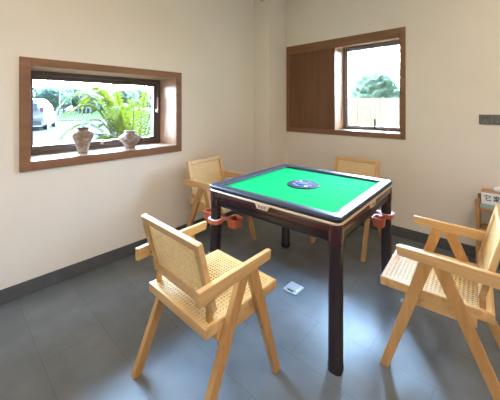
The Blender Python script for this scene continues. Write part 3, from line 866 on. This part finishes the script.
# areca palm right outside the long window
def frond(az, length, rise, droop, seed, base):
    rnd = random.Random(seed)
    bm = bmesh.new()
    n = 36
    d = Vector((cos(az), sin(az), 0))
    pts = []
    for i in range(n+1):
        t = i/n
        hor = length*(0.12*t+0.88*t**1.35)
        z = rise*(1.9*t-0.9*t*t) - droop*t**3
        pts.append(Vector(base)+d*hor+Vector((0, 0, z)))
    tube(bm, pts, [0.011*(1-0.8*i/n)+0.002 for i in range(n+1)], n=5, mi=1)
    for i in range(8, n+1):
        t = i/n
        p = pts[i]; tg = (pts[min(i+1, n)]-pts[i-1]).normalized()
        side = tg.cross(Vector((0, 0, 1))).normalized(); up = side.cross(tg)
        Lf = length*0.36*(sin(pi*min(1, 0.12+0.9*(1-abs(2*(t-0.25)/1.5-0.35))))*0.6+0.4)*(1-0.45*t)+0.10*(1-t)
        for s in (-1, 1):
            dirv = (side*s*0.75+tg*0.62+up*(0.22+rnd.uniform(-0.12, 0.12))).normalized()
            w = 0.019
            q = []
            for j, tt in enumerate((0, 0.35, 0.7, 1.0)):
                c = p+dirv*Lf*tt+Vector((0, 0, -Lf*0.42*tt*tt))
                wd = w*(0.5, 1.0, 0.75, 0.05)[j]
                q.append((c-tg*wd, c+up*0.004, c+tg*wd))
            V = [[bm.verts.new(v) for v in row] for row in q]
            for a, b in zip(V[:-1], V[1:]):
                for e in (0, 1):
                    bm.faces.new((a[e], a[e+1], b[e+1], b[e]))
    return bm
PX, PY = -4.35, 2.00
pl = empty('areca_palm', (PX, PY, GZ-0.01), label='bright yellow-green palm growing just outside the long window', cat='palm')
FR = [  # azimuth deg, length, rise, droop, seed
    (-105, 0.85, 1.85, 0.70, 1), (-95, 0.70, 1.50, 0.35, 2), (-120, 0.85, 1.30, 0.55, 3), (-75, 0.70, 1.75, 0.35, 4), (-60, 0.50, 1.80, 0.15, 5),
    (-140, 0.7, 1.75, 0.5, 6), (-85, 0.65, 1.05, 0.30, 7), (-100, 0.55, 1.25, 0.3, 8), (-45, 0.6, 1.5, 0.4, 9), (-20, 0.6, 1.6, 0.4, 10), (60, 0.7, 1.7, 0.5, 11),
    (110, 0.8, 1.6, 0.5, 12), (170, 0.8, 1.6, 0.5, 13), (-165, 0.7, 1.7, 0.4, 14), (-70, 0.50, 1.0, 0.25, 15), (-115, 0.55, 1.9, 0.2, 16), (10, 0.5, 1.85, 0.2, 17), (-80, 0.35, 1.4, 0.1, 18),
    (-130, 0.5, 1.45, 0.2, 19), (-55, 0.4, 1.2, 0.1, 20), (-150, 0.5, 1.1, 0.2, 21), (-90, 0.45, 1.65, 0.2, 22)]
for az, L, ri, dr, sd in FR:
    a = radians(az)
    bm = frond(a, L, ri, dr, sd, (0.10*cos(a), 0.10*sin(a), 0.05))
    obj('frond', bm, [M['palm'], M['palmstem']], pl)
for i in range(5):
    a = i*2*pi/5
    bm = bmesh.new(); tube(bm, [(0.07*cos(a), 0.07*sin(a), -0.02), (0.09*cos(a), 0.09*sin(a), 0.25), (0.12*cos(a), 0.12*sin(a), 0.55)], [0.03, 0.025, 0.018], n=7)
    obj('stem', bm, M['palmstem'], pl)

# wooden fences
def fence(name, x0, y0, x1, y1, z, h, mat, label, bw=0.11):
    L = math.hypot(x1-x0, y1-y0); a = math.atan2(y1-y0, x1-x0)
    r = empty(name, (x0, y0, z), a, label=label, cat='fence')
    bm = bmesh.new(); n = int(L/bw); rnd = random.Random(3)
    for i in range(n):
        hh = h*(1+rnd.uniform(-0.006, 0.006))
        box2(bm, i*bw+0.003, (i+1)*bw-0.003, -0.012+rnd.uniform(-0.003, 0.003), 0.012, 0, hh)
    obj('boards', bm, mat, r)
    for zz in (h*0.2, h*0.8):
        bm = bmesh.new(); box2(bm, 0, L, 0.012, 0.055, zz-0.04, zz+0.04); obj('rail', bm, mat, r)
    return r
fence('board_fence', -6.0, 7.2, 4.0, 7.2, -0.05, 1.62, M['fence'], 'pale vertical board fence outside the window in the back wall')
fence('board_fence', -6.6, 3.62, -4.6, 3.62, 0.05, 2.6, M['fencedark'], 'tan board fence behind the palm outside the long window')

for i, (x, y, h, w, mt, lab) in enumerate(((-5.3, 15.0, 3.45, 2.8, 'tree', 'large round green tree behind the pale board fence'),
        (-3.6, 18.6, 2.9, 2.6, 'tree2', 'lower green tree at the right of the round tree behind the pale board fence'),
        (-9.0, 21.5, 2.9, 2.8, 'tree2', 'low green tree at the left of the round tree behind the pale board fence'),
        (-1.2, 22.0, 3.6, 3.0, 'tree', 'green tree farthest right behind the pale board fence'))):
    tree(x, y, -0.05, h, w, 40+i, lab, 'trees behind the board fence', mt)

# ------------------------------------------------------------------ light
SKY = 44.0
w = bpy.data.worlds.new('overcast_sky'); scene.world = w; w.use_nodes = True
nt = w.node_tree; bg = nt.nodes['Background']
tc = nt.nodes.new('ShaderNodeTexCoord'); sep = nt.nodes.new('ShaderNodeSeparateXYZ')
dp = nt.nodes.new('ShaderNodeVectorMath'); dp.operation = 'DOT_PRODUCT'      # sky is brightest towards the far-left, where the sun sits behind thin cloud
dp.inputs[1].default_value = (-0.69, 0.67, 0.27)
nt.links.new(tc.outputs['Generated'], dp.inputs[0])
mr = nt.nodes.new('ShaderNodeMapRange'); mr.interpolation_type = 'SMOOTHSTEP'
mr.inputs['From Min'].default_value = 0.0; mr.inputs['From Max'].default_value = 0.90
mr.inputs['To Min'].default_value = 1.3; mr.inputs['To Max'].default_value = SKY
nt.links.new(dp.outputs['Value'], mr.inputs['Value'])
nt.links.new(mr.outputs['Result'], bg.inputs['Strength'])
rp = nt.nodes.new('ShaderNodeValToRGB')
rp.color_ramp.elements[0].position = 0.0; rp.color_ramp.elements[0].color = (0.74, 0.90, 1.12, 1)
rp.color_ramp.elements[1].position = 0.7; rp.color_ramp.elements[1].color = (0.52, 0.82, 1.32, 1)
nt.links.new(tc.outputs['Generated'], sep.inputs['Vector']); nt.links.new(sep.outputs['Z'], rp.inputs['Fac'])
nt.links.new(rp.outputs['Color'], bg.inputs['Color'])
# light portals over the two windows guide the sky's light into the room
def portal(loc, rot, sx, sy):
    l = bpy.data.lights.new('sky_portal', 'AREA'); l.shape = 'RECTANGLE'; l.size = sx; l.size_y = sy
    l.cycles.is_portal = True
    o = bpy.data.objects.new('sky_portal', l); COL.objects.link(o); o.location = loc; o.rotation_euler = rot
portal((XLO-0.005, (LY0+LY1)/2, (LZ0+LZ1)/2), (0, radians(-90), 0), LZ1-LZ0, LY1-LY0)
portal(((BX0+BX1)/2, YBO+0.005, (BZ0+BZ1)/2), (radians(-90), 0, 0), BX1-BX0, BZ1-BZ0)

# ------------------------------------------------------------------ camera
cam = bpy.data.cameras.new('camera'); co = bpy.data.objects.new('camera', cam); COL.objects.link(co)
cam.sensor_width = 36; cam.lens = 285/500*36
cam.shift_y = -(200-107)/500
co.location = (0, 0, 1.35); co.rotation_euler = (pi/2, 0, math.atan2(0.679, 0.734))
cam.clip_start = 0.02; cam.clip_end = 500
scene.camera = co
scene.view_settings.view_transform = 'Standard'
scene.view_settings.look = 'None'
scene.view_settings.gamma = 1.0
scene.view_settings.use_curve_mapping = False
scene.view_settings.exposure = 2.05
